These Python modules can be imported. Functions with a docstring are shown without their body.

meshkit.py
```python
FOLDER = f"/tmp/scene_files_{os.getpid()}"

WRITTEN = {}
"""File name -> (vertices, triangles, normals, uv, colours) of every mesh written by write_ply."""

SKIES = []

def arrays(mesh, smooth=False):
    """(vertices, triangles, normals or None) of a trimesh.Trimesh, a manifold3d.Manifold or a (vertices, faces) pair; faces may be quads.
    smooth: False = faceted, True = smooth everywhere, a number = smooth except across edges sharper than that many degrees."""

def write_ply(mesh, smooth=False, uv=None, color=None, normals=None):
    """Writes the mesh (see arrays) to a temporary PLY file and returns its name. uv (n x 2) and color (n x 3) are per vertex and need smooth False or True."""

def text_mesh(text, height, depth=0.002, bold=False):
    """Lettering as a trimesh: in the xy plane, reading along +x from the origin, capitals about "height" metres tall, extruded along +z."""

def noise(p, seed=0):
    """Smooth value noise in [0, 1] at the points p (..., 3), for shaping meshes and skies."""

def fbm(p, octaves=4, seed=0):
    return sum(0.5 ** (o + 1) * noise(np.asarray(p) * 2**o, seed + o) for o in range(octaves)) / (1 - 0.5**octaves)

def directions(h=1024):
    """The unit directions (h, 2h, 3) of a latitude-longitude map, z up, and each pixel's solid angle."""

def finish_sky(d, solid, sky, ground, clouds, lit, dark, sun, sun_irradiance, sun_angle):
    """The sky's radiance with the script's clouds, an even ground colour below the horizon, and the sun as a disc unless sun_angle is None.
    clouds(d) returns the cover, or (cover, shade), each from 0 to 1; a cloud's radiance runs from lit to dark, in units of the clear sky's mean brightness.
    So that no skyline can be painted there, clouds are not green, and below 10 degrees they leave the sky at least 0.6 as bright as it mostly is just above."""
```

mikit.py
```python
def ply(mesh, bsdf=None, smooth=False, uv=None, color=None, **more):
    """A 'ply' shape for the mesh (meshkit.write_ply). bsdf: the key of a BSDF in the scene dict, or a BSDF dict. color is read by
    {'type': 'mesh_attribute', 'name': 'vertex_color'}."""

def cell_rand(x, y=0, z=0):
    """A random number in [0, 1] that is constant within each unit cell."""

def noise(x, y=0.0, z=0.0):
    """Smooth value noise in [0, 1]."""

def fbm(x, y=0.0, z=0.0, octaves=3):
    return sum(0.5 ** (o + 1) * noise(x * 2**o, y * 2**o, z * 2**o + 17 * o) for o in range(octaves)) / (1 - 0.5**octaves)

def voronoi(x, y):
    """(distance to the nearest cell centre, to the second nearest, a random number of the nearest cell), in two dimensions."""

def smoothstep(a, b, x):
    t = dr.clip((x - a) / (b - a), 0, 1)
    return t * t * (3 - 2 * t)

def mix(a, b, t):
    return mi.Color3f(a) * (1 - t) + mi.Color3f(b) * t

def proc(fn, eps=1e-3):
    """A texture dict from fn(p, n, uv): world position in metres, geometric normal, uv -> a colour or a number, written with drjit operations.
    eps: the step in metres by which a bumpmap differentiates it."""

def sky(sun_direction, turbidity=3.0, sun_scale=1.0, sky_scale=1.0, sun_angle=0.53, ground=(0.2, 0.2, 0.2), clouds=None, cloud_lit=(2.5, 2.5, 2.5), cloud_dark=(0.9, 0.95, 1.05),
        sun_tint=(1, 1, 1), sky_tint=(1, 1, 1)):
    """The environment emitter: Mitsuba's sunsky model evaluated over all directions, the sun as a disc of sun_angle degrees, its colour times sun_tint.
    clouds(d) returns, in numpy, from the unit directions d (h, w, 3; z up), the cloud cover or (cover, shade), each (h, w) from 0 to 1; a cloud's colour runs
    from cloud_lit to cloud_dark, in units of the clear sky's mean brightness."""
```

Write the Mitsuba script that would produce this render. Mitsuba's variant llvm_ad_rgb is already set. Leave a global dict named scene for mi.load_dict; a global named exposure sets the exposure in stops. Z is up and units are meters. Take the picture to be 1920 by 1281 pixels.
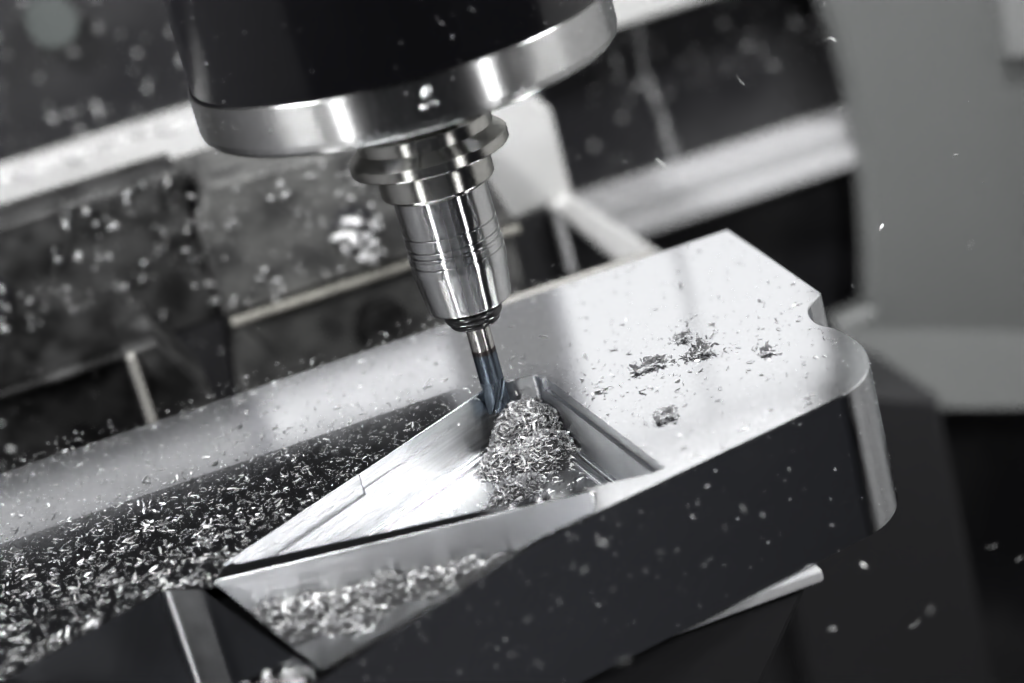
import math, numpy as np, trimesh, manifold3d as m3, mitsuba as mi, mikit, meshkit
import drjit as dr
from shapely.geometry import Polygon, Point, LineString
from mikit import proc, noise, fbm, smoothstep, mix

T = mi.ScalarTransform4f
rng = np.random.default_rng(11)
scene, labels = {}, {}
MM = 0.001

# ------------------------------------------------------------------ camera
CAM = np.array([-0.1417, -0.8296, 0.3306])
FWD = np.array([0.17069, 0.92099, -0.35021])
DOWN = np.array([-0.31613, -0.28544, -0.90476])
scene['camera'] = {'type': 'thinlens', 'fov': math.degrees(2 * math.atan(960 / 4200)), 'fov_axis': 'x',
                   'aperture_radius': 0.0088, 'focus_distance': 0.868, 'near_clip': 0.05, 'far_clip': 20.0,
                   'to_world': T().look_at(origin=CAM.tolist(), target=(CAM + FWD).tolist(), up=(-DOWN).tolist())}
exposure = 0.0

# ------------------------------------------------------------------ lamps (strength)
LAMP_LEFT, LAMP_RIGHT, PANEL, RAIL_LAMP, LAMP_TOP_LEFT, LAMP_TOP_RIGHT = 220.0, 220.0, 0.90, 0.42, 200.0, 135.0


def grey(v, b=1.0):
    return {'type': 'rgb', 'value': [v, v * (0.5 + 0.5 * b), v * b]}


# ------------------------------------------------------------------ materials
def conductor(name, alpha, spec=(0.9, 0.91, 0.92), au=None, bump=None, bs=1.0, dist='beckmann'):
    b = {'type': 'roughconductor', 'distribution': dist if au is not None else 'ggx',
         'specular_reflectance': {'type': 'rgb', 'value': list(spec)}}
    if au is not None:
        b['alpha_u'], b['alpha_v'] = au, alpha
    else:
        b['alpha'] = alpha
    b['eta'] = {'type': 'rgb', 'value': [1.1, 0.9, 0.7]}
    b['k'] = {'type': 'rgb', 'value': [7.0, 6.4, 5.6]}
    if bump is not None:
        b = {'type': 'bumpmap', 'arbitrary': bump, 'scale': bs, 'bsdf': b}
    scene[name] = {'type': 'twosided', 'bsdf': b}


def paint(name, col, rough=0.4, spec=0.4, metallic=0.0, tex=None):
    scene[name] = {'type': 'twosided', 'bsdf': {'type': 'principled', 'base_color': tex if tex is not None else {'type': 'rgb', 'value': list(col)},
                                                'roughness': rough, 'specular': spec, 'metallic': metallic}}


def plate_alpha(along):
    """Fine facing cut on top, polished outer flanks; side-milled pocket and notch walls, rough up and down but smooth along the cut; a thin uneven coolant film."""
    def alpha(p, n, uv):
        x, y = p.x * 1000, p.y * 1000
        front = y + 119 + 0.225 * (108 - x)       # mm behind the front face
        pockets = smoothstep(2.0, 3.5, front) * smoothstep(36.0, 33.0, x) * smoothstep(80.0, 76.0, y) * smoothstep(0.5, 1.5, x + 136 + 0.38 * (y + 95))
        corner = smoothstep(10.5, 9.0, dr.sqrt(dr.square(x + 143.5) + dr.square(y + 93.5)))
        up = smoothstep(0.8, 0.95, dr.abs(n.z))
        film = fbm(p.x * 60, p.y * 60, p.z * 60, octaves=3)
        streak = fbm(p.x * 25, p.y * 25, p.z * 600, octaves=3)
        side = 0.03 + 0.07 * film + pockets * ((0.04 + 0.12 * streak) if along else (0.24 + 0.22 * streak)) + corner * (0.11 if along else 0.40)
        pocket_floor = 0.5 * smoothstep(-0.0011, -0.002, p.z) + 0.5 * smoothstep(-0.0125, -0.0135, p.z)
        top = 0.006 + 0.013 * film
        return side * (1 - up) + up * (top * (1 - pocket_floor) + pocket_floor * 0.20)
    return alpha


scene['milled_aluminium'] = {'type': 'twosided', 'bsdf': {
    'type': 'roughconductor', 'distribution': 'beckmann', 'eta': {'type': 'rgb', 'value': [1.1, 0.9, 0.7]}, 'k': {'type': 'rgb', 'value': [7.0, 6.4, 5.6]},
    'alpha_u': proc(plate_alpha(True)), 'alpha_v': proc(plate_alpha(False)), 'specular_reflectance': {'type': 'rgb', 'value': [0.97, 0.98, 1.0]}}}
conductor('chip_metal', 0.38, (0.96, 0.96, 0.96))
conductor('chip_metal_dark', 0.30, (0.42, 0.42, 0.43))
conductor('turned_steel', 0.30, (0.66, 0.66, 0.66), au=0.028, dist='ggx')
conductor('turned_steel_warm', 0.28, (0.68, 0.67, 0.635), au=0.05)
conductor('ground_steel', 0.36, (0.78, 0.78, 0.78), au=0.022)
conductor('shank_steel', 0.36, (0.62, 0.60, 0.57), au=0.05)
conductor('tool_coating', 0.32, (0.13, 0.155, 0.185), au=0.08)
conductor('heat_band', 0.32, (0.07, 0.06, 0.055), au=0.10)
paint('black_gloss', (0.004, 0.004, 0.005), rough=0.16, spec=0.5)
paint('black_rubber', (0.006, 0.006, 0.006), rough=0.22, spec=0.6)
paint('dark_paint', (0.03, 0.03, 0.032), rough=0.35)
paint('wall_dark', None, rough=0.38, spec=0.25, tex=proc(lambda p, n, uv: mix((0.016, 0.016, 0.018), (0.040, 0.040, 0.042), smoothstep(0.35, 0.75, fbm(p.x * 14, p.y * 14, p.z * 9, octaves=4)))))
paint('white_paint', None, rough=0.45, tex=proc(lambda p, n, uv: mix((0.55, 0.55, 0.54), (0.68, 0.68, 0.68), fbm(p.x * 40, p.y * 40, p.z * 40, octaves=3))))
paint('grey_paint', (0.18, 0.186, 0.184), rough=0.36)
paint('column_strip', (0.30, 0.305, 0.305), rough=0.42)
paint('enclosure_paint', (0.19, 0.19, 0.195), rough=0.4)
paint('cap_paint', (0.09, 0.10, 0.098), rough=0.45)
paint('door_paint', (0.2, 0.2, 0.22), rough=0.5)
paint('wet_chip', (0.82, 0.82, 0.83), rough=0.38, metallic=0.5)
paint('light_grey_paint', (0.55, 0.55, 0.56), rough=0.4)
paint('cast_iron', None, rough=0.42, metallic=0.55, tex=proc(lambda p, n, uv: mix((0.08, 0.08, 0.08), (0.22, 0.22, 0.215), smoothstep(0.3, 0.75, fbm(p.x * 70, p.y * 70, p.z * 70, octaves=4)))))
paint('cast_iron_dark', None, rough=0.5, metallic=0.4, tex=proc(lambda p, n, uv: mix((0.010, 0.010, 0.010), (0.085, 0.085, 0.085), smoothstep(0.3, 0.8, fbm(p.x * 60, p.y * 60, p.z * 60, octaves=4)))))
paint('cast_light', (0.36, 0.35, 0.33), rough=0.45, metallic=0.3)
paint('bead_iron', None, rough=0.5, metallic=0.3, tex=proc(lambda p, n, uv: mix((0.08, 0.078, 0.07), (0.32, 0.31, 0.28), fbm(p.x * 120, p.y * 120, p.z * 120, octaves=3))))
paint('dark_metal', (0.05, 0.05, 0.055), rough=0.35, metallic=0.6)
paint('matt_black', (0.012, 0.012, 0.013), rough=0.6)
paint('deep_black', (0.004, 0.004, 0.0045), rough=0.7, spec=0.06)
paint('lamp_housing', (0.25, 0.25, 0.26), rough=0.4)
paint('lamp_diffuser', (0.06, 0.06, 0.06), rough=0.6, spec=0.1)
conductor('droplet', 0.2, (0.8, 0.8, 0.82))


# ------------------------------------------------------------------ helpers
def key_for(name):
    if name not in scene and not any(k.startswith(name + '__') for k in scene) and name not in labels:
        return name
    i = 1
    while True:
        k = f'{name}_{i:03d}'
        if k not in scene and k not in labels and not any(q.startswith(k + '__') for q in scene):
            return k
        i += 1


def tag(k, label, cat=None, group=None, kind=None):
    labels[k] = {'label': label}
    if cat: labels[k]['category'] = cat
    if group: labels[k]['group'] = group
    if kind: labels[k]['kind'] = kind
    return k


def thing(name, label, cat, group=None, kind=None):
    return tag(key_for(name), label, cat, group, kind)


def put(k, mesh, bsdf, smooth=False, **kw):
    scene[k] = mikit.ply(mesh, bsdf, smooth, **kw)
    return k


def part(parent, name, mesh, bsdf, smooth=False, **kw):
    return put(key_for(parent + '__' + name), mesh, bsdf, smooth, **kw)


def lathe(profile, n=192, axis=(-0.9 * MM, -4.9 * MM), sharp=True):
    """Turn (r, z) in metres about a vertical axis; every profile vertex keeps a hard edge unless sharp is False. u runs round, v along."""
    a = np.linspace(0, 2 * np.pi, n + 1) + np.pi / 2
    V, F, UV = [], [], []
    segs = [profile[i:i + 2] for i in range(len(profile) - 1)] if sharp else [profile]
    at = 0
    for s in segs:
        s = np.array(s, float)
        L = np.concatenate([[0], np.cumsum(np.linalg.norm(np.diff(s, axis=0), axis=1))])
        for j, (r, z) in enumerate(s):
            V.append(np.stack([axis[0] + r * np.cos(a), axis[1] + r * np.sin(a), np.full_like(a, z)], 1))
            UV.append(np.stack([a / (2 * np.pi), np.full_like(a, L[j] * 20)], 1))
        i = np.arange(n)
        for j in range(len(s) - 1):
            b = at + j * (n + 1)
            c = b + n + 1
            F.append(np.stack([b + i, b + i + 1, c + i + 1, c + i], 1))
        at += len(s) * (n + 1)
    V, F, UV = np.vstack(V), np.vstack(F), np.vstack(UV)
    F = np.vstack([F[:, [0, 1, 2]], F[:, [0, 2, 3]]])
    return trimesh.Trimesh(V, F, process=False), UV


def turned(parent, name, profile_mm, bsdf, sharp=True, **kw):
    m, uv = lathe([(r * MM, z * MM) for r, z in profile_mm], sharp=sharp, **kw)
    return part(parent, name, m, bsdf, True, uv=uv)


def loop_prism(levels):
    """A closed solid through loops [(xy (n, 2), z (scalar or n))], all with the same count, counter-clockwise, from the bottom up."""
    n = len(levels[0][0])
    V = np.vstack([np.column_stack([xy, np.broadcast_to(z, n)]) for xy, z in levels])
    i, j = np.arange(n), (np.arange(n) + 1) % n
    F = []
    for k in range(len(levels) - 1):
        b, c = k * n, (k + 1) * n
        F += [np.stack([b + i, b + j, c + j], 1), np.stack([b + i, c + j, c + i], 1)]
    for k, flip in ((0, True), (len(levels) - 1, False)):
        p = Polygon(levels[k][0])
        import mapbox_earcut as ear
        t = np.asarray(ear.triangulate_float64(np.asarray(levels[k][0], np.float64), np.array([n], np.uint32))).reshape(-1, 3)
        q = np.asarray(levels[k][0])[t]
        cw = np.cross(q[:, 1] - q[:, 0], q[:, 2] - q[:, 0]) < 0
        t[cw] = t[cw][:, ::-1]
        F.append((t[:, ::-1] if flip else t) + k * n)
    return V, np.vstack(F)


def manifold(vf):
    return m3.Manifold(m3.Mesh(vert_properties=np.asarray(vf[0], np.float32), tri_verts=np.asarray(vf[1], np.uint32)))


def tm(man):
    m = man.to_mesh()
    return trimesh.Trimesh(np.array(m.vert_properties)[:, :3], np.array(m.tri_verts), process=False)


def ccw(xy):
    xy = np.asarray(xy, float)
    a = np.sum(xy[:, 0] * np.roll(xy[:, 1], -1) - np.roll(xy[:, 0], -1) * xy[:, 1])
    return xy if a > 0 else xy[::-1]


def outset(xy, d):
    """Move every vertex of a ccw loop outwards by d along its averaged normal."""
    e1, e2 = xy - np.roll(xy, 1, 0), np.roll(xy, -1, 0) - xy
    n1, n2 = (np.stack([e[:, 1], -e[:, 0]], 1) / np.maximum(np.linalg.norm(e, axis=1, keepdims=True), 1e-9) for e in (e1, e2))
    m = n1 + n2
    m /= np.maximum(np.linalg.norm(m, axis=1, keepdims=True), 1e-9)
    return xy + m * d / np.maximum((m * n1).sum(1, keepdims=True), 0.5)


def rounded(poly, r_in=0.0, r_out=0.0):
    p = Polygon(poly)
    if r_in: p = p.buffer(-r_in, quad_segs=10).buffer(r_in, quad_segs=10)
    if r_out: p = p.buffer(r_out, quad_segs=10).buffer(-r_out, quad_segs=10)
    p = p.simplify(0.02)
    return ccw(np.array(p.exterior.coords)[:-1])


def rbox(x0, x1, y0, y1, z0, z1, r=0.002, seg=3):
    """A box with rounded edges, metres."""
    s = [m3.Manifold.sphere(r, 4 * seg).translate((x, y, z)) for x in (x0 + r, x1 - r) for y in (y0 + r, y1 - r) for z in (z0 + r, z1 - r)]
    return tm(m3.Manifold.batch_hull(s))


def slab_y(xz, y0, y1, r=0.0):
    """A polygon in x, z (metres) extruded along y from y0 to y1, its front edge chamfered by r."""
    xz = ccw(xz)
    lv = [(outset(xz, -r), 0.0), (xz, r), (xz, y1 - y0)] if r else [(xz, 0.0), (xz, y1 - y0)]
    V, F = loop_prism(lv)
    W = np.column_stack([V[:, 0], y0 + V[:, 2], V[:, 1]])
    return trimesh.Trimesh(W, F[:, ::-1], process=False)


# ================================================================== the workpiece
conv = np.array([(125.0, -57.5), (126.4, -66), (127.0, -75), (126.2, -86), (123.5, -96.5), (119.0, -106), (112.5, -114), (104.5, -119.2), (99.5, -121.0)])
conc = np.array([(136.6, -20.0), (133.7, -23.6), (129.0, -28.2), (125.6, -33.5), (123.4, -39.5), (122.4, -46.5), (122.9, -52.5)])


def spline(pts, n):
    from scipy.interpolate import CubicSpline
    t = np.concatenate([[0], np.cumsum(np.linalg.norm(np.diff(pts, axis=0), axis=1))])
    return CubicSpline(t, pts)(np.linspace(0, t[-1], n))


def front_y(x):
    return -119.0 - 0.225 * (108 - x)


curve = spline(np.vstack([conc, conv]), 64)
outline = np.vstack([[(-330, 88.5), (-330, front_y(-330)), (99.0, front_y(99.0))], curve[::-1], [(136.9, 88.5)]])
outline = ccw(outline)
TH = 58.0
V, F = loop_prism([(outset(outline, -0.6), -TH), (outline, -TH + 0.6), (outline, -0.45), (outset(outline, -0.45), 0.0)])
plate = manifold((V, F))


def cutter(poly, z, flare=0.4, z2=6.0):
    return manifold(loop_prism([(poly, z), (poly, -flare), (outset(poly, flare), 0.0), (outset(poly, flare), z2)]))


pocket = rounded([(-126.5, -82.4), (0.2, 1.2), (17.4, -4.5), (28.0, -129.5)], 3.0)
plate -= cutter(pocket, -23.0)
inner = rounded(np.array(Polygon(pocket).buffer(-5.0).exterior.coords)[:-1], 2.5)
plate -= manifold(loop_prism([(inner, -25.5), (inner, -22.0)]))
# a groove along the foot of the walls, and the shoulder that the finishing pass has left
foot_o, foot_i = np.array(Polygon(pocket).buffer(-1.0).exterior.coords)[:-1], Polygon(pocket).buffer(-3.0)
ring_ = Polygon(pocket).buffer(-1.0).difference(foot_i)
plate -= m3.Manifold.extrude(m3.CrossSection([np.array(ring_.exterior.coords)[:-1], np.array(ring_.interiors[0].coords)[:-1]], m3.FillRule.EvenOdd), 4.0).translate((0, 0, -25.2))
d = np.array([0.842, 0.540]); nrm = np.array([-0.540, 0.842])
w0 = np.array([-123, -79.5])
for s0, s1, off, dep in ((-4, 68, 1.3, 9.0), (60, 140, 1.0, 6.5)):
    q = [w0 + d * s0 - nrm * 1.5, w0 + d * s1 - nrm * 1.5, w0 + d * s1 + nrm * off, w0 + d * s0 + nrm * off]
    plate -= manifold(loop_prism([(ccw(q), -dep), (ccw(q), 5.0)]))
e = np.array([10.6, -119.5]) / np.linalg.norm([10.6, -119.5]); en = np.array([-e[1], e[0]])
for s0, s1, off, dep in ((6, 124, 1.6, 5.0),):
    q0 = np.array([17.4, -4.5])
    q = [q0 + e * s0 - en * 2, q0 + e * s1 - en * 2, q0 + e * s1 + en * off, q0 + e * s0 + en * off]
    plate -= manifold(loop_prism([(ccw(q), -dep), (ccw(q), 5.0)]))
# the sloping front land below the rib, and the front pocket in it
P0, P1, P2 = np.array([-20, -147.5, 0.]), np.array([-136, -94.0, 0.]), np.array([-109, -166, -11.5])
a = (P1 - P0) / np.linalg.norm(P1 - P0)
g = P2 - P0 - a * np.dot(P2 - P0, a)
g /= np.linalg.norm(g)
wed = [P0 - a * 25 + g * 0, P1 + a * 1.5, P1 + a * 1.5 + g * 120, P0 - a * 25 + g * 120]
plate -= m3.Manifold.hull_points(np.array([p for p in wed] + [p + [0, 0, 60] for p in wed]))
rib0, rib1 = np.array([-131.5, -89.3]), np.array([3.0, -125.5])
front_pocket = rounded([(-132.6, -91.2), (3.5, -126.3), (-2, -142.2), (-108.6, -164.0)], 2.0)
plate -= cutter(front_pocket, -17.0)
# the open notch at the left front with its low ledge
notch = rounded([(-136.3, -95.5), (-149.5, -85.0), (-330, -168.0), (-330, -260), (-111.0, -260), (-111.0, -163.0)], 0, 0)
notch = rounded(notch, 5.5)
ledge = Polygon([(-105, -146.5), (-150, -155.0), (-162, -158), (-166, -240), (-105, -240)])
deep = Polygon(notch).difference(ledge)
deep = max(getattr(deep, 'geoms', [deep]), key=lambda s: s.area)
plate -= manifold(loop_prism([(notch, -11.0), (notch, 5.0)]))
dp = ccw(np.array(deep.simplify(0.02).exterior.coords)[:-1])
plate -= manifold(loop_prism([(dp, -70.0), (dp, 5.0)]))
# a facing pass that ends in a hair-fine step, 9 mm in front of the back-edge strip
tilt = math.tan(math.radians(0.62))
wedge = [(x_, y_, z_) for x_ in (-400, 300) for y_, z_ in ((9.0, -0.02), (9.0, 8.0), (120.0, -0.02 - 111 * tilt), (120.0, 8.0))]
plate -= m3.Manifold.hull_points(np.array(wedge))


def top_z(y):
    """Height of the block's top face (m) at y (m): the back strip falls away a little behind the fine step."""
    return -(0.00002 + (y - 0.009) * tilt) if y > 0.009 else 0.0


def rod(a, b, r):
    return m3.Manifold.batch_hull([m3.Manifold.sphere(r, 20).translate(tuple(map(float, q))) for q in (a, b)])


for off, r_ in ((1.6, 0.9), (5.0, 0.9)):
    a0, b0 = w0 + d * 7 - nrm * off, w0 + d * 141 - nrm * off
    plate += rod((*a0, -23.6 if off < 3 else -25.2), (*b0, -23.6 if off < 3 else -25.2), r_)
    a0, b0 = q0 + e * 14 - en * off, q0 + e * 112 - en * off
    plate += rod((*a0, -23.6 if off < 3 else -25.2), (*b0, -23.6 if off < 3 else -25.2), r_)
pm = tm(plate)
pm.apply_scale(MM)
pm = trimesh.graph.smooth_shade(pm, angle=math.radians(20), facet_minarea=None)
pv, pn = np.array(pm.vertices), np.array(pm.vertex_normals)
flat = np.abs(pn[:, 2:]) > 0.7
puv = np.where(flat, pv[:, :2], np.column_stack([pv[:, 0] * math.sin(1.05) - pv[:, 1] * math.cos(1.05), pv[:, 2]])) * 10
put('aluminium_workpiece', trimesh.Trimesh(pv, np.array(pm.faces), process=False), 'milled_aluminium', True, uv=puv)
tag('aluminium_workpiece', 'large bright milled aluminium block with a triangular pocket being cut under the tool', 'metal block')

# ================================================================== spindle, holder, cutter
sp = thing('machine_spindle', 'glossy black machine spindle with a wide bright steel nose ring, above the tool holder', 'spindle')
turned(sp, 'housing', [(60, 320), (80.6, 320), (80.6, 150.3), (79, 150.0), (60, 150.0)], 'black_gloss')
turned(sp, 'nose_ring', [(60, 150.4), (81.3, 150.4), (81.9, 149.8), (81.9, 135.0), (81.3, 132.6), (79.6, 130.8), (76.5, 130.0), (45, 130.0), (42, 131)], 'turned_steel')
turned(sp, 'taper_bore', [(42, 131), (36, 126.5), (25, 126.5), (25, 129)], 'matt_black')
th = thing('tool_holder', 'turned steel tool holder with a flanged collar and a grooved tapering body, under the spindle', 'tool holder')
turned(th, 'flange', [(20, 129), (21.0, 128.5), (21.3, 115.6), (22.0, 114.8), (26.3, 114.6), (26.8, 114.0), (26.8, 109.2), (27.2, 108.8), (31.0, 105.4), (31.4, 104.9), (31.4, 101.2), (30.9, 100.6), (21.5, 100.3), (21.0, 99.6)], 'turned_steel_warm')
turned(th, 'collar', [(21.0, 99.6), (22.0, 99.2), (22.6, 98.6), (22.6, 89.4), (22.0, 88.6), (20.0, 87.4), (18.6, 87.2)], 'turned_steel_warm')


def grooved(r, z_top, z_bot, zs):
    out = [(r, z_top)]
    for z in zs:
        out += [(r, z + 0.5), (r - 0.7, z + 0.25), (r - 0.7, z - 0.1), (r, z - 0.5)]
    return out + [(r, z_bot)]


turned(th, 'clamping_body', [(18.2, 87.4)] + grooved(18.8, 86.8, 73.0, []) + grooved(18.8, 72.9, 63.0, [72.2, 67.0, 64.4]) + grooved(19.1, 62.7, 56.2, [60.0]) + [(18.0, 56.1)], 'ground_steel')
turned(th, 'nose_cone', [(18.0, 56.6), (19.1, 56.2), (16.9, 39.4), (16.5, 38.7), (15.8, 38.5), (11, 38.5)], 'ground_steel')
ring = []
for t in np.linspace(-80, 80, 11): ring.append((9.6 + 2.2 * math.cos(math.radians(t)), 33.9 - 2.2 * math.sin(math.radians(t))))
for t in np.linspace(-60, 120, 11): ring.append((7.9 + 2.3 * math.cos(math.radians(t)), 30.9 - 1.6 * math.sin(math.radians(t))))
ring.append((4.9, 29.8))
turned(th, 'coolant_seal', [(9, 38.6), (9.2, 36.2)] + ring, 'black_rubber', sharp=False)
tag(th + '__coolant_seal', 'black ridged rubber seal ring at the lower end of the holder')
em = thing('end_mill', 'slim end mill with dark blue coated tip, cutting at the pocket corner', 'cutting tool')
turned(em, 'shank', [(4.9, 40), (4.9, 18.6)], 'shank_steel')
turned(em, 'heat_band', [(4.9, 18.6), (4.9, 16.6)], 'heat_band')
turned(em, 'coated_neck', [(4.9, 16.6), (4.9, 4.5), (4.4, 4.2)], 'tool_coating')
tag(em + '__coated_neck', 'dark blue coated lower shank')
cs = m3.CrossSection.circle(4.92, 72)
for k in range(3):
    b = 2 * math.pi * k / 3
    cs -= m3.CrossSection.circle(2.2, 40).translate((5.3 * math.cos(b), 5.3 * math.sin(b)))
head = m3.Manifold.extrude(cs, 13.6, 40, 75.0).translate((-0.9, -4.9, -9.0))
hm = tm(head); hm.apply_scale(MM)
part(em, 'fluted_head', hm, 'tool_coating', 40)
tag(em + '__fluted_head', 'spiral fluted cutting head')

# ================================================================== machine behind and round the block
w = thing('rear_wall', 'dark painted wall panel of the machine enclosure, speckled with wet chips, behind everything', 'wall')
part(w, 'panel', rbox(-0.75, 0.118, 0.50, 0.52, -0.75, 0.195), 'wall_dark')
part(w, 'upper_panel', rbox(-0.75, 0.118, 0.505, 0.52, 0.197, 0.50), 'deep_black')
part(w, 'panel', rbox(0.120, 0.60, 0.50, 0.52, -0.75, 0.50), 'wall_dark')
lw = thing('side_wall', 'light painted side wall of the enclosure at the left', 'wall')
part(lw, 'panel', rbox(-0.66, -0.63, -0.35, 0.50, -0.6, 0.6), 'enclosure_paint')
rw = thing('side_wall', 'light painted side wall of the enclosure at the right', 'wall')
part(rw, 'panel', rbox(0.72, 0.75, -0.30, 0.50, -0.6, 0.6), 'white_paint')
dw = thing('enclosure_door', 'dark enclosure door with a wide dim window on the operator side', 'door')
part(dw, 'frame', rbox(-1.3, 2.2, -1.30, -1.27, -1.1, 0.9), 'door_paint')
for x0, x1, gl in ((-1.2, -0.35, 0.8), (-0.27, 0.46, 0.75), (0.56, 0.98, 1.25), (1.10, 2.1, 0.85)):
    q = part(dw, 'window', rbox(x0, x1, -1.268, -1.262, -1.05, 0.8, 0.001), 'lamp_diffuser')
    scene[q]['emitter'] = {'type': 'area', 'radiance': {'type': 'rgb', 'value': [0.0145 * gl, 0.0152 * gl, 0.0182 * gl]}}
put('chip_tray', rbox(-1.4, 1.4, -0.75, 0.52, -0.60, -0.58), 'matt_black'); tag('chip_tray', 'black chip tray floor under the machine', kind='structure')

r1 = thing('upper_rail', 'white painted rail crossing the rear wall behind the spindle, uppermost of the two rails', 'rail')
part(r1, 'bar', rbox(-0.63, 0.40, 0.46, 0.499, 0.010, 0.0365, 0.004), 'white_paint', 30)
r2 = thing('lower_rail', 'light grey double rail on the wall at right, above the far corner of the block', 'rail')
part(r2, 'top_flange', rbox(0.135, 0.46, 0.462, 0.499, -0.1065, -0.0925, 0.003), 'light_grey_paint', 30)
part(r2, 'bottom_flange', rbox(0.135, 0.46, 0.454, 0.499, -0.1205, -0.1075, 0.003), 'light_grey_paint', 30)

cap = thing('round_cap', 'round grey cap on the dark wall at top left, wet and speckled', 'cap')
def ycyl(r, x, z, y0, y1, n=48):
    m = trimesh.creation.cylinder(r, y1 - y0, sections=n); m.apply_transform(trimesh.transformations.rotation_matrix(np.pi / 2, [1, 0, 0])); m.apply_translation([x, (y0 + y1) / 2, z]); return m
part(cap, 'disc', ycyl(0.0145, -0.1105, 0.1095, 0.478, 0.4995), 'cap_paint', 30)
part(cap, 'rim', ycyl(0.0155, -0.110, 0.1075, 0.484, 0.4994), 'matt_black', 30)

# grey column at right
col_xz = [(0.285, 0.60), (0.295, 0.35), (0.312, 0.2), (0.327, 0.08), (0.3357, -0.0045), (0.3404, -0.0333), (0.3427, -0.0654), (0.3420, -0.1040), (0.3370, -0.1458), (0.3316, -0.1807), (0.3258, -0.2100), (0.3000, -0.2112), (0.2950, -0.2740), (0.3180, -0.2800), (0.42, -0.3165), (0.66, -0.395), (0.66, 0.60)]
co = thing('grey_column', 'large smooth grey machine column with a curved edge filling the upper right', 'machine column')
part(co, 'cover', slab_y(np.array(col_xz), 0.44, 0.459, 0.005), 'grey_paint')
part(co, 'sill', tm(m3.Manifold.hull_points(np.array([(0.300, 0.4395, -0.215), (0.66, 0.4395, -0.345), (0.296, 0.412, -0.262), (0.66, 0.412, -0.388), (0.296, 0.4395, -0.272), (0.66, 0.4395, -0.398)]))), 'grey_paint')
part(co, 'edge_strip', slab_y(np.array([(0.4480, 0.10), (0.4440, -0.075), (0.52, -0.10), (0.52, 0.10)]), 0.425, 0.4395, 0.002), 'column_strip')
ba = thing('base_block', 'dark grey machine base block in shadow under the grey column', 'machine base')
part(ba, 'body', slab_y(np.array([(0.245, -0.15), (0.262, -0.21), (0.318, -0.235), (0.318, -0.58), (0.20, -0.58), (0.20, -0.30)]), 0.335, 0.45, 0.004), 'dark_paint')
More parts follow.
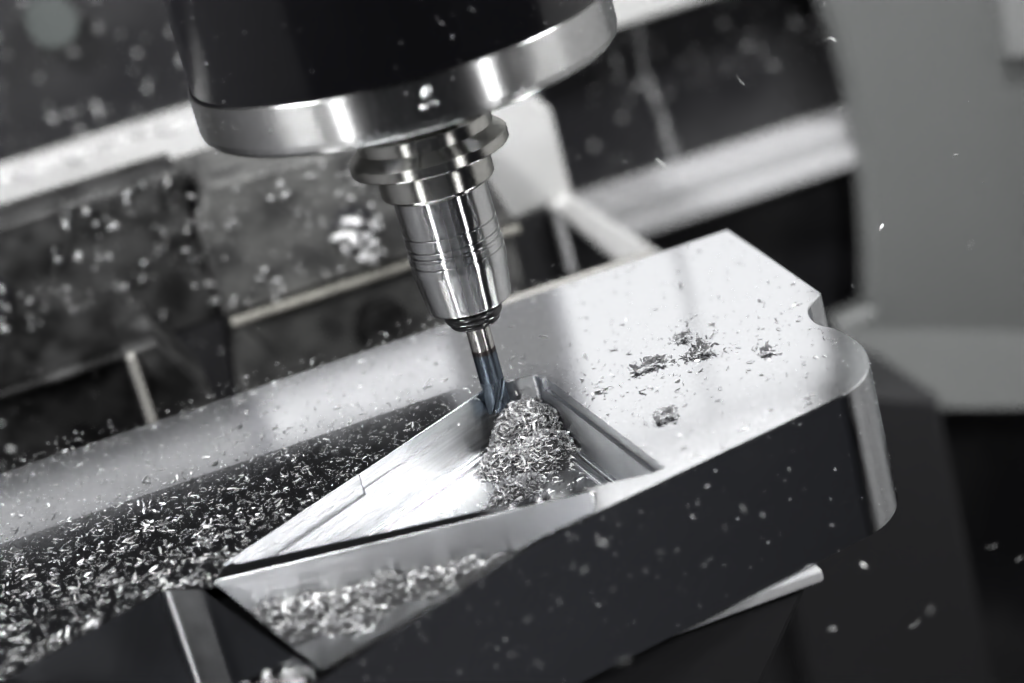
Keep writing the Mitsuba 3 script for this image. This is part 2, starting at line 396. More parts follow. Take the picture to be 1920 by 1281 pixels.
part(ba, 'foot', slab_y(np.array([(0.16, -0.22), (0.25, -0.24), (0.25, -0.58), (0.16, -0.58)]), 0.36, 0.45, 0.004), 'dark_paint')

# white slide block with its strut
wb = thing('slide_block', 'white painted square machine block right of the tool holder, behind the metal block', 'machine block')
part(wb, 'body', slab_y(np.array([(0.052, 0.045), (0.098, 0.045), (0.1165, 0.026), (0.128, 0.011), (0.128, -0.040), (0.090, -0.044), (0.052, -0.047)]), 0.33, 0.40, 0.003), 'white_paint')
part(wb, 'strut', slab_y(np.array([(0.112, -0.040), (0.124, -0.036), (0.172, -0.092), (0.152, -0.100)]), 0.318, 0.329, 0.002), 'white_paint')
part(wb, 'rib', slab_y(np.array([(0.112, -0.040), (0.117, -0.040), (0.117, -0.080), (0.112, -0.080)]), 0.32, 0.329, 0.001), 'light_grey_paint')
part(wb, 'web', slab_y(np.array([(0.052, -0.048), (0.120, -0.041), (0.160, -0.092), (0.052, -0.098)]), 0.331, 0.345, 0.001), 'dark_paint')

# fixture behind the block
fx = thing('clamping_fixture', 'rough cast iron clamping fixture covered in wet swarf, behind the block at left', 'fixture')
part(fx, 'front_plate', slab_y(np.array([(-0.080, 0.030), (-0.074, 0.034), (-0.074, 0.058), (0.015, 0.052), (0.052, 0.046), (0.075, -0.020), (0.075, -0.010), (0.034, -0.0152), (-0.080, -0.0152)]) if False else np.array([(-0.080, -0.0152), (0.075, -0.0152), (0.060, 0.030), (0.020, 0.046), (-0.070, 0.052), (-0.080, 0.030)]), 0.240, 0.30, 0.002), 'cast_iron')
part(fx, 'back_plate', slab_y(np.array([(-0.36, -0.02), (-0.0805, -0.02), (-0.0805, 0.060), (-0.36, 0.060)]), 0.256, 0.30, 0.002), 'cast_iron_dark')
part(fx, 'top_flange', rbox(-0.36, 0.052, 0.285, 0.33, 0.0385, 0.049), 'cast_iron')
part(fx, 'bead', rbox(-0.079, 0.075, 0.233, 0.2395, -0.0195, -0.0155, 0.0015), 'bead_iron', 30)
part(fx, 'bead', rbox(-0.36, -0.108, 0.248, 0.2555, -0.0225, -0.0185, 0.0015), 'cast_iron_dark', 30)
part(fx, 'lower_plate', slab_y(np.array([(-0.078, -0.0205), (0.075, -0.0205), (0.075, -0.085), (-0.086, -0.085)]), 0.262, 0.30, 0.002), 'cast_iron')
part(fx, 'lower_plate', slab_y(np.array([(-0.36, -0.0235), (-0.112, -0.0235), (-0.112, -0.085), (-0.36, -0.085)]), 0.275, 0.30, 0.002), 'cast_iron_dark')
gs = part(fx, 'gusset', slab_y(np.array([(-0.134, 0.003), (-0.118, 0.003), (-0.100, -0.034), (-0.106, -0.085), (-0.134, -0.085)]), 0.180, 0.255, 0.001), 'cast_iron_dark')
part(fx, 'gusset_edge', rbox(-0.1335, -0.1295, 0.172, 0.1795, -0.060, 0.003, 0.001), 'cast_light')
def hexbolt(x, y, z, r, h):
    m = trimesh.creation.cylinder(r, h, sections=6); m.apply_transform(trimesh.transformations.rotation_matrix(np.pi / 2, [1, 0, 0])); m.apply_translation([x, y - h / 2, z])
    f = ycyl(r * 1.25, x, z, y - 0.0015, y)
    return trimesh.util.concatenate([m, f])
part(fx, 'bolt', hexbolt(-0.006, 0.240, 0.008, 0.010, 0.008), 'dark_metal')
part(fx, 'bolt', hexbolt(-0.004, 0.262, -0.050, 0.011, 0.012), 'cast_iron_dark')
part(fx, 'bolt', hexbolt(-0.188, 0.256, 0.028, 0.010, 0.008), 'dark_metal')

jw = thing('clamp_jaw', 'narrow light clamp jaw behind the back edge of the block, right of the tool', 'clamp')
part(jw, 'bar', rbox(0.012, 0.108, 0.0895, 0.118, -0.05, -0.008, 0.0015), 'cast_light', 30)
jw = thing('rear_stop', 'long dark stop bar behind the back edge of the block, left of the tool', 'clamp')
part(jw, 'bar', rbox(-0.36, 0.0105, 0.0895, 0.112, -0.05, -0.011, 0.0015), 'cast_iron_dark', 30)

rs = thing('riser_block', 'dark riser block with a lit rounded edge, under the front of the metal block', 'riser')
part(rs, 'body', slab_y(np.array([(-0.09, -0.064), (0.0765, -0.064), (0.046, -0.1025), (-0.09, -0.275)]), -0.124, 0.05, 0.004), 'dark_paint')
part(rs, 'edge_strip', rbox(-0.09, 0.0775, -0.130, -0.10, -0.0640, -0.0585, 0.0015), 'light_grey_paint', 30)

# lamps
def lamp(name, label, pos, target, wdt, hgt, L, pw=0.0):
    k = thing(name, label, 'lamp')
    pos, target = np.array(pos, float), np.array(target, float)
    z = target - pos; z /= np.linalg.norm(z)
    x = np.cross([0, 0, 1.0], z); x /= np.linalg.norm(x); y = np.cross(z, x)
    M = np.eye(4); M[:3, 0], M[:3, 1], M[:3, 2], M[:3, 3] = x, y, z, pos
    h = rbox(-wdt / 2 - 0.008, wdt / 2 + 0.008, -hgt / 2 - 0.008, hgt / 2 + 0.008, -0.03, -0.001); h.apply_transform(M)
    part(k, 'housing', h, 'lamp_housing')
    v = np.array([[-wdt / 2, -hgt / 2, 0], [wdt / 2, -hgt / 2, 0], [wdt / 2, hgt / 2, 0], [-wdt / 2, hgt / 2, 0]])
    v = v @ M[:3, :3].T + pos
    q = part(k, 'diffuser', trimesh.Trimesh(v, [[0, 1, 2], [0, 2, 3]], process=False), 'lamp_diffuser')
    scene[q]['emitter'] = {'type': 'area', 'radiance': {'type': 'rgb', 'value': [L, L, L]}}
    return k


lamp('work_lamp', 'slim work lamp at the left front of the machine', (-0.56, -0.52, 0.36), (0, 0, 0.05), 0.022, 0.17, LAMP_LEFT)
lamp('work_lamp', 'slim work lamp at the right front of the machine', (0.36, -0.66, 0.38), (0, 0, 0.05), 0.022, 0.17, LAMP_RIGHT)
lamp('work_lamp', 'flat work lamp high above the left of the machine', (-0.40, 0.0, 0.62), (-0.08, 0.12, 0), 0.20, 0.06, LAMP_TOP_LEFT)
lamp('work_lamp', 'flat work lamp high above the right of the machine', (0.46, -0.06, 0.60), (0.1, 0.12, 0), 0.20, 0.06, LAMP_TOP_RIGHT)
pl = lamp('panel_lamp', 'wide panel lamp in two halves on the rear wall at the right above the block', (0.179, 0.485, 0.190), (0.179, 0.0, 0.190), 0.079, 0.150, PANEL)
v = np.array([[0.2225, 0.485, 0.115], [0.313, 0.485, 0.115], [0.307, 0.485, 0.265], [0.2225, 0.485, 0.265]])
q = part(pl, 'diffuser', trimesh.Trimesh(v, [[0, 1, 2], [0, 2, 3]], process=False), 'lamp_diffuser')
scene[q]['emitter'] = {'type': 'area', 'radiance': {'type': 'rgb', 'value': [PANEL] * 3}}
part(pl, 'housing', rbox(0.2185, 0.316, 0.486, 0.4995, 0.107, 0.273), 'lamp_housing')
bd = thing('white_board', 'white painted board on the rear wall above the panel lamp', 'board')
part(bd, 'sheet', rbox(0.130, 0.300, 0.485, 0.4995, 0.274, 0.42), 'white_paint')
lamp('strip_lamp', 'long dim strip lamp on the rear wall at the left above the block', (-0.21, 0.485, 0.163), (-0.21, 0.0, 0.163), 0.27, 0.022, RAIL_LAMP)
lamp('strip_lamp', 'dim square strip lamp on the rear wall beside the panel lamp', (0.098, 0.485, 0.165), (0.098, 0.0, 0.165), 0.066, 0.06, RAIL_LAMP * 0.45)
lamp('strip_lamp', 'short brighter strip lamp on the rear wall behind the spindle', (0.0, 0.485, 0.158), (0.0, 0.0, 0.158), 0.12, 0.034, RAIL_LAMP * 2)


# ================================================================== chips
LOOK = {}


def chip_mesh(r, L=1.0, segs=5):
    """One curled shaving of unit length: a tapering ribbon with real thickness, bent and twisted."""
    wid, th = r.uniform(0.14, 0.40), r.uniform(0.03, 0.06)
    curl, twist = r.choice([r.uniform(0.1, 0.7), r.uniform(0.4, 1.1), r.uniform(1.2, 2.3)], p=[0.55, 0.33, 0.12]), r.uniform(-1.1, 1.1)
    t = np.linspace(0, 1, segs + 1)
    V = []
    for s in t:
        ang = (s - 0.5) * curl
        rad = 1.0 / max(curl, 0.2)
        c = np.array([rad * math.sin(ang), 0, rad * (1 - math.cos(ang))])
        tx = np.array([math.cos(ang), 0, math.sin(ang)]); nz = np.array([-math.sin(ang), 0, math.cos(ang)]); yv = np.array([0, 1.0, 0])
        tw = twist * (s - 0.5)
        yv, nz = yv * math.cos(tw) + nz * math.sin(tw), nz * math.cos(tw) - yv * math.sin(tw)
        ww = wid * (0.35 + 0.65 * math.sin(math.pi * min(max(s, 0.06), 0.94)) ** 0.7) / 2 * r.uniform(0.75, 1.2)
        for a_, b_ in ((-1, -1), (1, -1), (1, 1), (-1, 1)):
            V.append(c + yv * a_ * ww + nz * b_ * th / 2)
    F = []
    for k in range(segs):
        for j in range(4):
            p, q = k * 4 + j, k * 4 + (j + 1) % 4
            F += [[p, q, q + 4], [p, q + 4, p + 4]]
    F += [[0, 2, 1], [0, 3, 2]]
    b = segs * 4
    F += [[b, b + 1, b + 2], [b, b + 2, b + 3]]
    V = np.array(V); V -= (V.min(0) + V.max(0)) / 2
    if segs == 5: LOOK[len(LOOK)] = ('tightly curled' if curl > 1.2 else 'bent' if curl > 0.5 else 'straight') + (' broad' if wid > 0.29 else ' thin')
    return V, np.array(F)


CH = [chip_mesh(rng) for _ in range(24)]
CHF = [chip_mesh(rng, segs=2) for _ in range(16)]


def rot(yaw, tilt, tdir, roll):
    cz, sz = math.cos(yaw), math.sin(yaw)
    R = np.array([[cz, -sz, 0], [sz, cz, 0], [0, 0, 1]])
    k = np.array([math.cos(tdir), math.sin(tdir), 0]); K = np.array([[0, -k[2], k[1]], [k[2], 0, -k[0]], [-k[1], k[0], 0]])
    R2 = np.eye(3) + math.sin(tilt) * K + (1 - math.cos(tilt)) * K @ K
    cr, sr = math.cos(roll), math.sin(roll)
    R3 = np.array([[1, 0, 0], [0, cr, -sr], [0, sr, cr]])
    return R2 @ R @ R3


def joined(items, lib):
    """items: (lib index, length in metres, rotation, position); one mesh of all of them."""
    V, F, at = [], [], 0
    for i, L, R, p in items:
        v, f = lib[i]
        V.append(v @ R.T * L + p); F.append(f + at); at += len(v)
    return trimesh.Trimesh(np.vstack(V), np.vstack(F), process=False)


def lying(x, y, z, L, lib, tilt=0.33):
    """A chip at rest on a level face at height z (metres)."""
    i = int(rng.integers(len(lib)))
    R = rot(rng.uniform(0, 2 * math.pi), abs(rng.normal(0, tilt)), rng.uniform(0, 2 * math.pi), rng.normal(0, 0.4) + (math.pi if rng.random() < 0.5 else 0))
    lo = (lib[i][0] @ R.T)[:, 2].min() * L
    return i, L, R, np.array([x, y, z - lo + 0.00002])


notch_p, pocket_p, land = Polygon(notch).buffer(1.0), Polygon(pocket).buffer(1.6), Polygon([(-137.5, -93.5), (4, -158), (-100, -260), (-180, -260)])
rib_p = Polygon([rib0 + [0, 0.0], rib1 + [8, -2], (30, -138), (-20, -148.2), (-136.5, -94)])
full = Polygon(outline).buffer(-1.0)
free = full.difference(Polygon([(-131, -95), (-122, -78), (30, -118), (30, -140)])).difference(notch_p).difference(pocket_p).difference(Polygon([(-131.5, -89.0), (8, -127), (-10, -190), (-136, -190), (-137, -95)]))
from shapely import prepared
freep = prepared.prep(free)


_gx, _gy = np.meshgrid(np.arange(800) / 2 - 260, np.arange(500) / 2 - 150, indexing='ij')
CLUMP = np.clip((meshkit.fbm(np.stack([_gx * 0.09, _gy * 0.09, _gx * 0 + 0.5], -1), 3, 5) - 0.25) * 3.6, 0.25, 1.5)


def density(x, y):
    """Chips per unit of the busiest place, over the top face (mm)."""
    left = 1 / (1 + math.exp((x + 62) / 18.0))
    near = 1 / (1 + math.exp((y + 2) / 9.0))
    dl = left * (0.05 + 0.62 * near) + 0.35 * near / (1 + math.exp((x + 28) / 10.0))
    back = 0.5 * math.exp(-((y - 82) / 6.0) ** 2) * (1 / (1 + math.exp((x - 60) / 15)))
    mid = 0.36 / (1 + math.exp((x + 10) / 20.0))
    right = 0.17 * math.exp(-((y + 45) / 45.0) ** 2) + 0.05
    k = CLUMP[int((x + 260) * 2) % 800, int((y + 150) * 2) % 500]
    dl, mid = dl * k, mid * k
    return min(1.0, dl + back + mid + right * (x > 10))


top, fine = [], []
tries = 0
while len(top) < 2500:
    x, y = rng.uniform(-240, 137), rng.uniform(-130, 88)
    if rng.random() > density(x, y) or not freep.contains(Point(x, y)): continue
    big = 1 / (1 + math.exp((x + 100) / 18)) / (1 + math.exp((y + 25) / 14))
    L = min(0.0062, rng.lognormal(math.log(1.4 + 0.9 * big), 0.45) * MM)
    top.append(lying(x * MM, y * MM, top_z(y * MM), L, CH))
while len(fine) < 5000:
    x, y = rng.uniform(-240, 137), rng.uniform(-130, 88)
    if rng.random() > density(x, y) or not freep.contains(Point(x, y)): continue
    fine.append(lying(x * MM, y * MM, top_z(y * MM), rng.lognormal(math.log(0.85), 0.4) * MM, CHF))


def px(p):
    q = p - CAM; z = q @ FWD
    r = np.cross(FWD, DOWN) * -1
    return 512 + 2240 * (q @ np.array([0.93323, -0.26515, -0.24243])) / z, 341.5 + 2240 * (q @ DOWN) / z, z


vis = []
for it in top:
    u, v_, z = px(it[3])
    vis.append(it[1] / z if (-6 < u < 1030 and -6 < v_ < 690) else 0)
order = np.argsort(vis)[::-1]
single, rest = [top[i] for i in order[:300]], [top[i] for i in order[300:]]
bank = {}


def chip_ply(i, bsdf):
    if (i, bsdf) not in bank: bank[(i, bsdf)] = mikit.ply((CH[i][0], CH[i][1]), bsdf, False)
    return bank[(i, bsdf)]


def place_chip(name, it, bsdf, label, group, cat='metal chip'):
    k = key_for_fast(name)
    i, L, R, p = it
    M = np.eye(4); M[:3, :3] = R * L; M[:3, 3] = p
    scene[k] = {**chip_ply(i, bsdf), 'to_world': T(M)}
    return tag(k, label, cat, group)


_count = {}
def key_for_fast(name):
    n = _count.get(name, 0); _count[name] = n + 1
    return name if n == 0 else f'{name}_{n:03d}'


def where(x, y):
    """Where on the block top (mm) a chip lies, in words."""
    p = Point(x, y)
    if x > 20: return 'bright right part of the block', 'on the bright right part of the block' + (', near its back' if y > 0 else ', near its front')
    if y > 60: return 'back edge', 'along the back edge of the block' + (', far left' if x < -130 else '')
    if y > 9: return 'grey strip', 'on the grey back strip' + (', far left' if x < -130 else ', left of the tool')
    if Polygon(pocket).distance(p) < 14: return 'pocket edge', 'on the block beside the pocket edge'
    if Point(-145, -90).distance(p) < 24: return 'notch corner', 'on the block by the tip of the notch'
    if Polygon(notch).distance(p) < 20: return 'notch edge', 'along the front left notch edge'
    if y > -18: return 'fine step', 'on the dark top just before the fine step line'
    return ('dark middle', 'on the dark middle of the left block top') if x > -150 else ('dark far left', 'on the dark far left of the block top')


for it in single:
    grp, loc = where(it[3][0] / MM, it[3][1] / MM)
    size = 'large' if it[1] > 0.0050 else 'medium' if it[1] > 0.0040 else 'small'
    lab = f'{size} {LOOK[it[0]]} chip {loc}'
    place_chip('aluminium_chip', it, 'chip_metal' if it[0] % 5 else 'chip_metal_dark', lab, f'{LOOK[it[0]]} {size} chips, {grp}')
put('fine_swarf__bright_chips', joined(rest[::2], CH), 'chip_metal'); put('fine_swarf__dull_chips', joined(rest[1::2], CH), 'chip_metal_dark'); tag('fine_swarf', 'fine loose aluminium swarf scattered over the block top', 'swarf', kind='stuff')
put('swarf_dust__bright_splinters', joined(fine[::2], CHF), 'chip_metal'); put('swarf_dust__dull_splinters', joined(fine[1::2], CHF), 'chip_metal_dark'); tag('swarf_dust', 'smallest metal splinters strewn over the block top', 'swarf', kind='stuff')


def heap(name, label, spots, n, size, floor, bsdf='chip_metal', core=True, inside=None):
    """A heap of chips: spots are mounds (x, y, radius, height) in mm on a level floor (mm)."""
    def hgt(x, y):
        return max([h * max(0, 1 - ((x - a) ** 2 + (y - b) ** 2) / (r * r)) ** 0.8 for a, b, r, h in spots] + [0])
    if inside is not None: prepared.prep(inside)
    items, wts = [], np.array([r * r for _, _, r, _ in spots]); wts = wts / wts.sum()
    while len(items) < n:
        a, b, r, h = spots[rng.choice(len(spots), p=wts)]
        rr, t = (r * 1.08 * math.sqrt(rng.random()) if core else r * abs(rng.normal(0, 0.62))), rng.uniform(0, 2 * math.pi)
        x, y = a + rr * math.cos(t), b + rr * math.sin(t)
        if inside is not None and not inside.contains(Point(x, y)): continue
        z = hgt(x, y)
        it = lying(x * MM, y * MM, (floor + z * rng.uniform(0.85, 1.0)) * MM, rng.lognormal(math.log(size), 0.3) * MM, CH, 0.7 if z > 1 else 0.3)
        items.append(it)
    mounds = []
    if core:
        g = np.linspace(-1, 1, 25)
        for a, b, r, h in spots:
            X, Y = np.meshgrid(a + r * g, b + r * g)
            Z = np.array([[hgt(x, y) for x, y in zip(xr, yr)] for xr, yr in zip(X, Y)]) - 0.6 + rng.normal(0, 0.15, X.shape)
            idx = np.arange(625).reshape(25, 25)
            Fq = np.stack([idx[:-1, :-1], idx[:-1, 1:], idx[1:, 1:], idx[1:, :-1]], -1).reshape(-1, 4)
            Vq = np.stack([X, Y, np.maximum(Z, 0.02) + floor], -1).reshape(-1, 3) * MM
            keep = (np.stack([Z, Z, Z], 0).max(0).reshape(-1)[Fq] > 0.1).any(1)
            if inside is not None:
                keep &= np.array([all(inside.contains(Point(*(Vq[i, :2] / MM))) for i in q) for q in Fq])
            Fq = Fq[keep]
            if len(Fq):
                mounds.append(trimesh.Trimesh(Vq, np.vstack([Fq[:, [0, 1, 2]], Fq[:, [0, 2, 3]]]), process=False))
    k = key_for(name)
    tag(k, label, 'chip heap', kind='stuff')
    half = len(items) // 2
    put(k + '__chips', joined(items[:half], CH), bsdf); put(k + '__dull_chips', joined(items[half:], CH), 'chip_metal_dark')
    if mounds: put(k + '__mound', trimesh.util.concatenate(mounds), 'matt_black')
    return k


pin = Polygon(pocket).buffer(-0.8)
fin = Polygon(front_pocket).buffer(-0.5)
heap('chip_heap', 'large glittering heap of chips in the pocket right below the cutting tool', [(6, -14, 17, 20.0), (9, -30, 14, 11.0), (-4, -24, 15, 8.0), (12, -18, 11, 18.0)], 3300, 2.1, -25.4, inside=pin)
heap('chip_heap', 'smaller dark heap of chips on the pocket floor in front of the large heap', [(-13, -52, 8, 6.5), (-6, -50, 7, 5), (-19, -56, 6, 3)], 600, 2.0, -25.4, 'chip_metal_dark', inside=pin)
heap('chip_heap', 'wet blurred heap of chips in the front pocket below the rib', [(-118, -101, 11, 5), (-104, -107, 12, 6), (-90, -111, 11, 5), (-76, -114, 11, 6), (-62, -118, 10, 5), (-48, -121, 9, 5), (-34, -124, 8, 4), (-108, -118, 10, 2), (-90, -124, 12, 2)], 1100, 2.3, -16.9, inside=fin)
CL = [('flat dark clump of chips, leftmost on the bright right part of the block', [(57, -34, 7, 1.6), (51, -36, 5, 1.2), (62, -32, 4, 1)], 170),
      ('rounded dark clump of chips, second from the left on the bright part of the block', [(77.6, -38.5, 6.5, 2.0), (73, -40, 4, 1)], 160),
      ('small dark clump of chips, farthest back on the bright part of the block', [(76.7, -19, 5, 1.4)], 80),
      ('tiny clump of dark chips near the rounded corner of the block', [(97, -60, 4.4, 1.3)], 60),
      ('loose grey clump of chips nearest the front edge of the block', [(46.6, -86, 6.5, 1.4), (41, -88, 4, .8)], 120)]
for lab, spots, n in CL:
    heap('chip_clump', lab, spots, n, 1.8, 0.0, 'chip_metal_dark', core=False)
# loose chips on the pocket floor
fl = []
pfl = Polygon(inner).buffer(-1)
while len(fl) < 420:
    x, y = rng.uniform(-110, 28), rng.uniform(-122, 0)
    if pfl.contains(Point(x, y)) and rng.random() < (0.25 + 0.75 / (1 + math.exp(-(x + 40) / 12))): fl.append(lying(x * MM, y * MM, -0.0255, rng.lognormal(math.log(1.7), 0.35) * MM, CH, 0.2))
put('pocket_swarf', joined(fl, CH), 'chip_metal'); tag('pocket_swarf', 'loose chips strewn over the floor of the triangular pocket', 'swarf', kind='stuff')

ld = []
land_p = Polygon([(-136.0, -95), (-134.2, -94.5), (-108.8, -165), (-110, -166)]).buffer(-0.1)
ledge_p = ledge.intersection(Polygon(outline)).intersection(Polygon(notch)).buffer(-0.8)
while len(ld) < 230:
    x, y = rng.uniform(-160, -105), rng.uniform(-185, -90)
    if ledge_p.contains(Point(x, y)): ld.append(lying(x * MM, y * MM, -0.011, rng.lognormal(math.log(2.1), 0.35) * MM, CH, 0.4))
put('ledge_swarf', joined(ld, CH), 'chip_metal'); tag('ledge_swarf', 'blurred wet chips on the low ledge at the very bottom left', 'swarf', kind='stuff')

# chips in the air
spray_rng = np.random.default_rng(5)
def flyer(p, L, label, group=None, bsdf='chip_metal'):
    i = int(rng.integers(len(CH)))
    place_chip('flying_chip', (i, L, rot(rng.uniform(0, 6.28), rng.uniform(0, 3.1), rng.uniform(0, 6.28), rng.uniform(0, 6.28)), np.array(p, float)), bsdf, label, group)

FLY = {'a': ('pale blurred chip flying before the dark front face', 'chips flying before the dark front face'),
       'b': ('pale chip falling in the dark at lower right', 'chips falling at the lower right'),
       'c': ('bright twisted chip in mid-air before the dark wall panel, uppermost right of the spindle', None),
       'd': ('small diamond-shaped chip in mid-air before the left edge of the grey column', None),
       'e': ('triangular pale chip in mid-air just above the rounded far corner of the block', None),
       'f': ('bright bent chip in mid-air above the grey double rail', None),
       'g': ('faint chip in mid-air between the white machine block and the grey rail', 'faint chips beside the white machine block'),
       'h': ('tiny chip floating before the smooth grey column', 'tiny chips before the grey column'),
       'i': ('thin chip in mid-air between the tool holder and the block', 'thin chips right of the tool holder'),
       'j': ('chip in mid-air at the curved top edge of the grey column', 'chips along the curved column edge'),
       'k': ('tiny bright chip in mid-air left of the tool holder', None)}
for g_, x_, y_, z_, l_ in [('a', 0.0422, -0.1711, -0.0039, 3.2), ('a', 0.0488, -0.1689, -0.0093, 3.4), ('a', 0.0288, -0.1542, -0.0088, 2.4), ('a', 0.0332, -0.1756, -0.0058, 2.8), ('a', -0.0188, -0.1848, 0.0018, 3.0), ('a', -0.0208, -0.1790, 0.0016, 2.4), ('a', -0.0157, -0.2103, 0.0217, 3.4), ('a', -0.0136, -0.1587, 0.0014, 2.2), ('a', 0.0107, -0.1722, -0.0079, 2.2), ('a', 0.0189, -0.1604, -0.0156, 2.0), ('a', 0.0391, -0.1437, -0.0047, 2.2), ('a', -0.0410, -0.1845, -0.0084, 2.6), ('a', -0.0436, -0.1983, -0.0174, 3.0), ('a', -0.0507, -0.1952, -0.0126, 2.6), ('a', -0.0246, -0.2400, -0.0036, 4.0), ('a', 0.0018, -0.1813, -0.0077, 2.0), ('a', 0.0702, -0.1408, -0.0105, 1.2), ('a', 0.0729, -0.1442, -0.0181, 1.1), ('a', 0.0512, -0.1539, -0.0258, 1.3), ('a', 0.0766, -0.1547, -0.0297, 1.2), ('a', -0.0092, -0.1759, -0.0130, 2.0), ('a', -0.0294, -0.1857, -0.0058, 2.2), ('a', 0.0248, -0.1686, -0.0200, 1.6), ('b', 0.0740, -0.1872, -0.0308, 3.2), ('b', 0.0558, -0.1947, -0.0452, 3.2), ('b', 0.0854, -0.1932, -0.0554, 4.0), ('b', 0.1146, -0.2010, -0.0331, 3.4), ('b', 0.1254, -0.1963, -0.0440, 3.0), ('b', 0.0733, -0.2436, -0.0223, 3.0), ('c', 0.1307, 0.0050, 0.0883, 5.5), ('d', 0.1547, -0.0537, 0.0312, 3.6), ('e', 0.1387, -0.0528, 0.0114, 4.4), ('f', 0.0906, 0.0039, 0.0659, 5.5), ('g', 0.0844, 0.0358, 0.0612, 3.2), ('h', 0.2053, -0.0176, 0.0367, 3.4), ('h', 0.2009, -0.0503, 0.0342, 2.2), ('i', 0.0369, 0.0037, 0.0391, 3.4), ('j', 0.1719, 0.0047, 0.1076, 3.6), ('j', 0.1798, 0.0277, 0.0862, 6.0), ('j', 0.1617, -0.0181, 0.0711, 3.0), ('h', 0.2411, 0.0670, -0.0376, 5.0), ('h', 0.2019, -0.0487, 0.0673, 1.0), ('k', -0.0828, 0.0088, 0.0512, 1.3), ('i', 0.0245, -0.0036, 0.0140, 4.0), ('i', 0.0138, 0.0011, 0.0210, 3.0), ('g', 0.0827, 0.1070, 0.0476, 3.0), ]:
    lab, grp = FLY[g_]
    if g_ == 'a':
        lab += ', ' + ('upper' if z_ + 0.02 > -0.045 else 'lower') + ' ' + ('right' if x_ > 0.03 else 'middle' if x_ > -0.03 else 'left')
        lab = ('larger ' if l_ > 2.9 else 'tiny ' if l_ < 1.5 else '') + lab
        grp = 'chips: ' + lab
    if g_ == 'b':
        lab = ('larger ' if l_ > 3.6 else '') + lab + (', far right' if x_ > 0.1 else ', close under the block' if z_ > -0.09 else ', lowest')
        grp = 'chips: ' + lab
    flyer((x_, y_, z_), l_ * MM, lab, grp)


# ================================================================== wet specks on the machine
DOME = trimesh.creation.icosphere(1, 1.0)


def specks(name, label, pts, nrm, sizes, cat='swarf', bsdf='wet_chip', parent=None):
    V, F, at_ = [], [], 0
    for p, n_, s_ in zip(pts, nrm, sizes):
        v = DOME.vertices * np.array([s_ * rng.uniform(0.8, 1.7), s_ * rng.uniform(0.5, 0.9), s_ * rng.uniform(0.3, 0.6)])
        R = rot(rng.uniform(0, 6.28), rng.uniform(0, 3.1), rng.uniform(0, 6.28), 0)
        V.append(v @ R.T + p); F.append(DOME.faces + at_); at_ += len(v)
    k = key_for(name)
    put(k, trimesh.Trimesh(np.vstack(V), np.vstack(F), process=False), bsdf, True)
    return tag(k, label, cat, kind='stuff')


def field(n, x0, x1, z0, z1, y, s, keep=None):
    P = []
    while len(P) < n:
        x, z = rng.uniform(x0, x1), rng.uniform(z0, z1)
        if keep is None or rng.random() < keep(x, z): P.append((x, y, z))
    return np.array(P), [None] * n, np.minimum(rng.lognormal(math.log(s * 0.75), 0.7, n), 2.4 * s) * MM


nz_ = lambda x, z, f=30.0, sd=3: float(meshkit.fbm(np.array([[x * f, 0.0, z * f]]), 3, sd)[0])
specks('wall_specks', 'wet chips and droplets sticking to the dark wall panel at top left', *field(330, -0.25, 0.02, 0.0, 0.14, 0.4985, 1.1, lambda x, z: max(0, 2.6 * (nz_(x, z) - 0.3))))
specks('wall_specks', 'wet chips and droplets sticking to the dark wall panel right of the spindle', *field(260, 0.15, 0.36, -0.09, 0.04, 0.4985, 1.35, lambda x, z: max(0, 2.6 * (nz_(x, z) - 0.3)) * (0.15 + 0.85 * (z > -0.05))))
z_ = np.linspace(0.03, -0.092, 150)
specks('drip_trail', 'pale drip trail running down the dark wall panel', np.stack([0.2345 + 0.0025 * np.sin(z_ * 60) + rng.normal(0, 0.0014, 150), np.full(150, 0.4985), z_], 1), [None] * 150, rng.uniform(0.5, 1.5, 150) * MM, 'drip')
specks('rail_specks', 'wet chips along the edges of the white rail', *field(60, -0.2, 0.0, 0.033, 0.040, 0.4595, 1.4))
specks('fixture_swarf', 'wet glittering swarf on the light front of the clamping fixture', *field(260, -0.08, 0.07, -0.016, 0.05, 0.2395, 0.85, lambda x, z: min(1, max(0, 2.6 * (nz_(x, z, 40) - 0.32))) * (0.4 + 0.6 * (z > 0.015))))
specks('fixture_swarf', 'wet glittering swarf on the dark left part of the clamping fixture', *field(330, -0.24, -0.082, -0.07, 0.062, 0.2555, 0.85, lambda x, z: min(1, max(0, 2.6 * (nz_(x, z, 40) - 0.32))) * (0.25 + 0.75 * (z > 0.0))))
specks('bolt_swarf', 'bright wet clump of chips on the bolt head beside the tool holder', *field(46, -0.017, 0.006, -0.006, 0.020, 0.2310, 1.7))
specks('bolt_swarf', 'bright wet clump of chips on the bolt at the left edge', *field(36, -0.20, -0.175, 0.012, 0.038, 0.2470, 1.5))
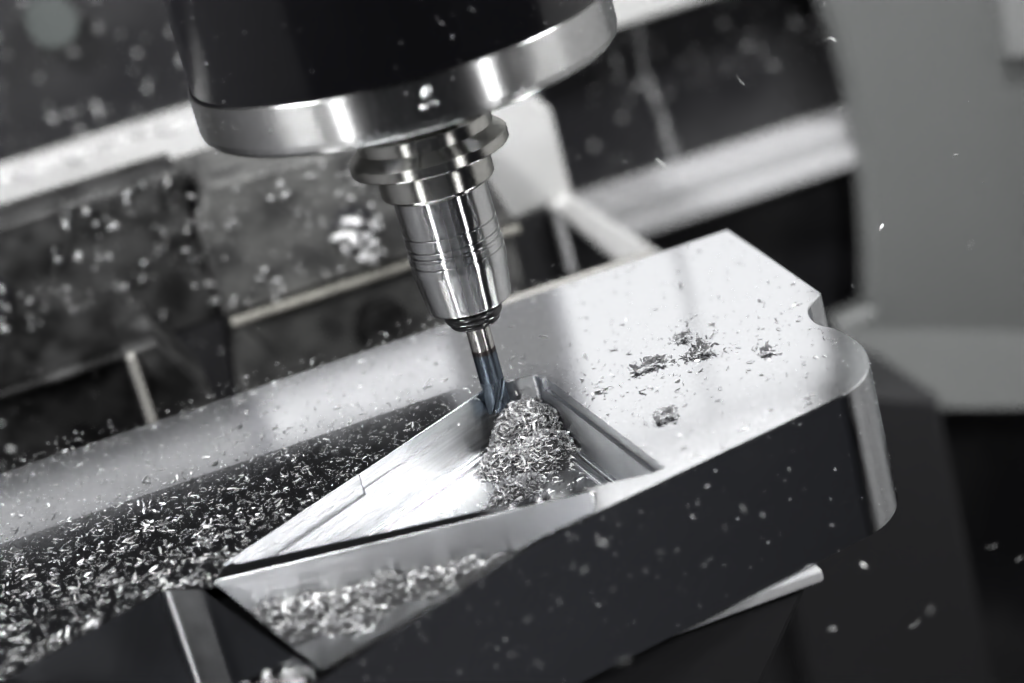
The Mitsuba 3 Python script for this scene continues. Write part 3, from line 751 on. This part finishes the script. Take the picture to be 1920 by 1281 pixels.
specks('jaw_swarf', 'wet chips heaped along the clamp jaw behind the block', np.column_stack([rng.uniform(-0.25, 0.10, 420), rng.uniform(0.086, 0.106, 420), rng.uniform(-0.0075, 0.0015, 420)]), [None] * 420, rng.lognormal(math.log(0.38), 0.45, 420) * MM)


def on_spindle(n, r, z0, z1, s, a0=-175, a1=-25):
    a = np.radians(rng.uniform(a0, a1, n)); z = rng.uniform(z0, z1, n)
    return np.stack([-0.0009 + r * np.cos(a), -0.0049 + r * np.sin(a), z], 1), [None] * n, rng.lognormal(math.log(s), 0.4, n) * MM


specks('spindle_droplets', 'fine coolant droplets on the black spindle housing', *on_spindle(120, 0.0806, 0.151, 0.22, 0.32), cat='droplets', bsdf='droplet')
specks('ring_droplets', 'coolant droplets on the bright spindle nose ring', *on_spindle(50, 0.0819, 0.131, 0.1505, 0.34), cat='droplets', bsdf='droplet')
specks('ring_droplets', 'three bright merged droplets on the nose ring right above the flange', np.array([(0.0, -0.0872, 0.1452), (-0.0022, -0.0870, 0.1405), (0.0016, -0.0871, 0.1408)]) + [-0.0105, 0.0004, 0.0], [None] * 3, np.array([2.3, 1.8, 1.9]) * MM, cat='droplets', bsdf='droplet')
for _ in range(34):
    t, r_ = spray_rng.uniform(-2.6, 0.9), spray_rng.uniform(6, 24)
    flyer((-0.0009 + r_ * math.cos(t) * MM, -0.0049 + r_ * math.sin(t) * 0.6 * MM, spray_rng.uniform(-8, 14) * MM), spray_rng.uniform(1.0, 2.6) * MM,
          'small bright chip sprayed into the air close round the cutter tip', 'chips sprayed up by the cutter')
fx_ = rng.uniform(-120, 100, 170); fz_ = -58 * rng.random(170) ** 1.6
specks('face_specks', 'tiny stuck splinters and droplets on the dark front face of the block', np.column_stack([fx_, front_y(fx_) - 0.05, fz_]) * MM, [None] * 170, np.minimum(rng.lognormal(math.log(0.22), 0.5, 170), 0.7) * MM)
tt = rng.integers(0, len(curve) - 22, 90)
specks('face_specks', 'tiny stuck splinters along the rounded right end of the block', np.column_stack([curve[22 + tt], -58 * rng.random(90) ** 2]) * MM, [None] * 90, np.minimum(rng.lognormal(math.log(0.22), 0.4, 90), 0.5) * MM)
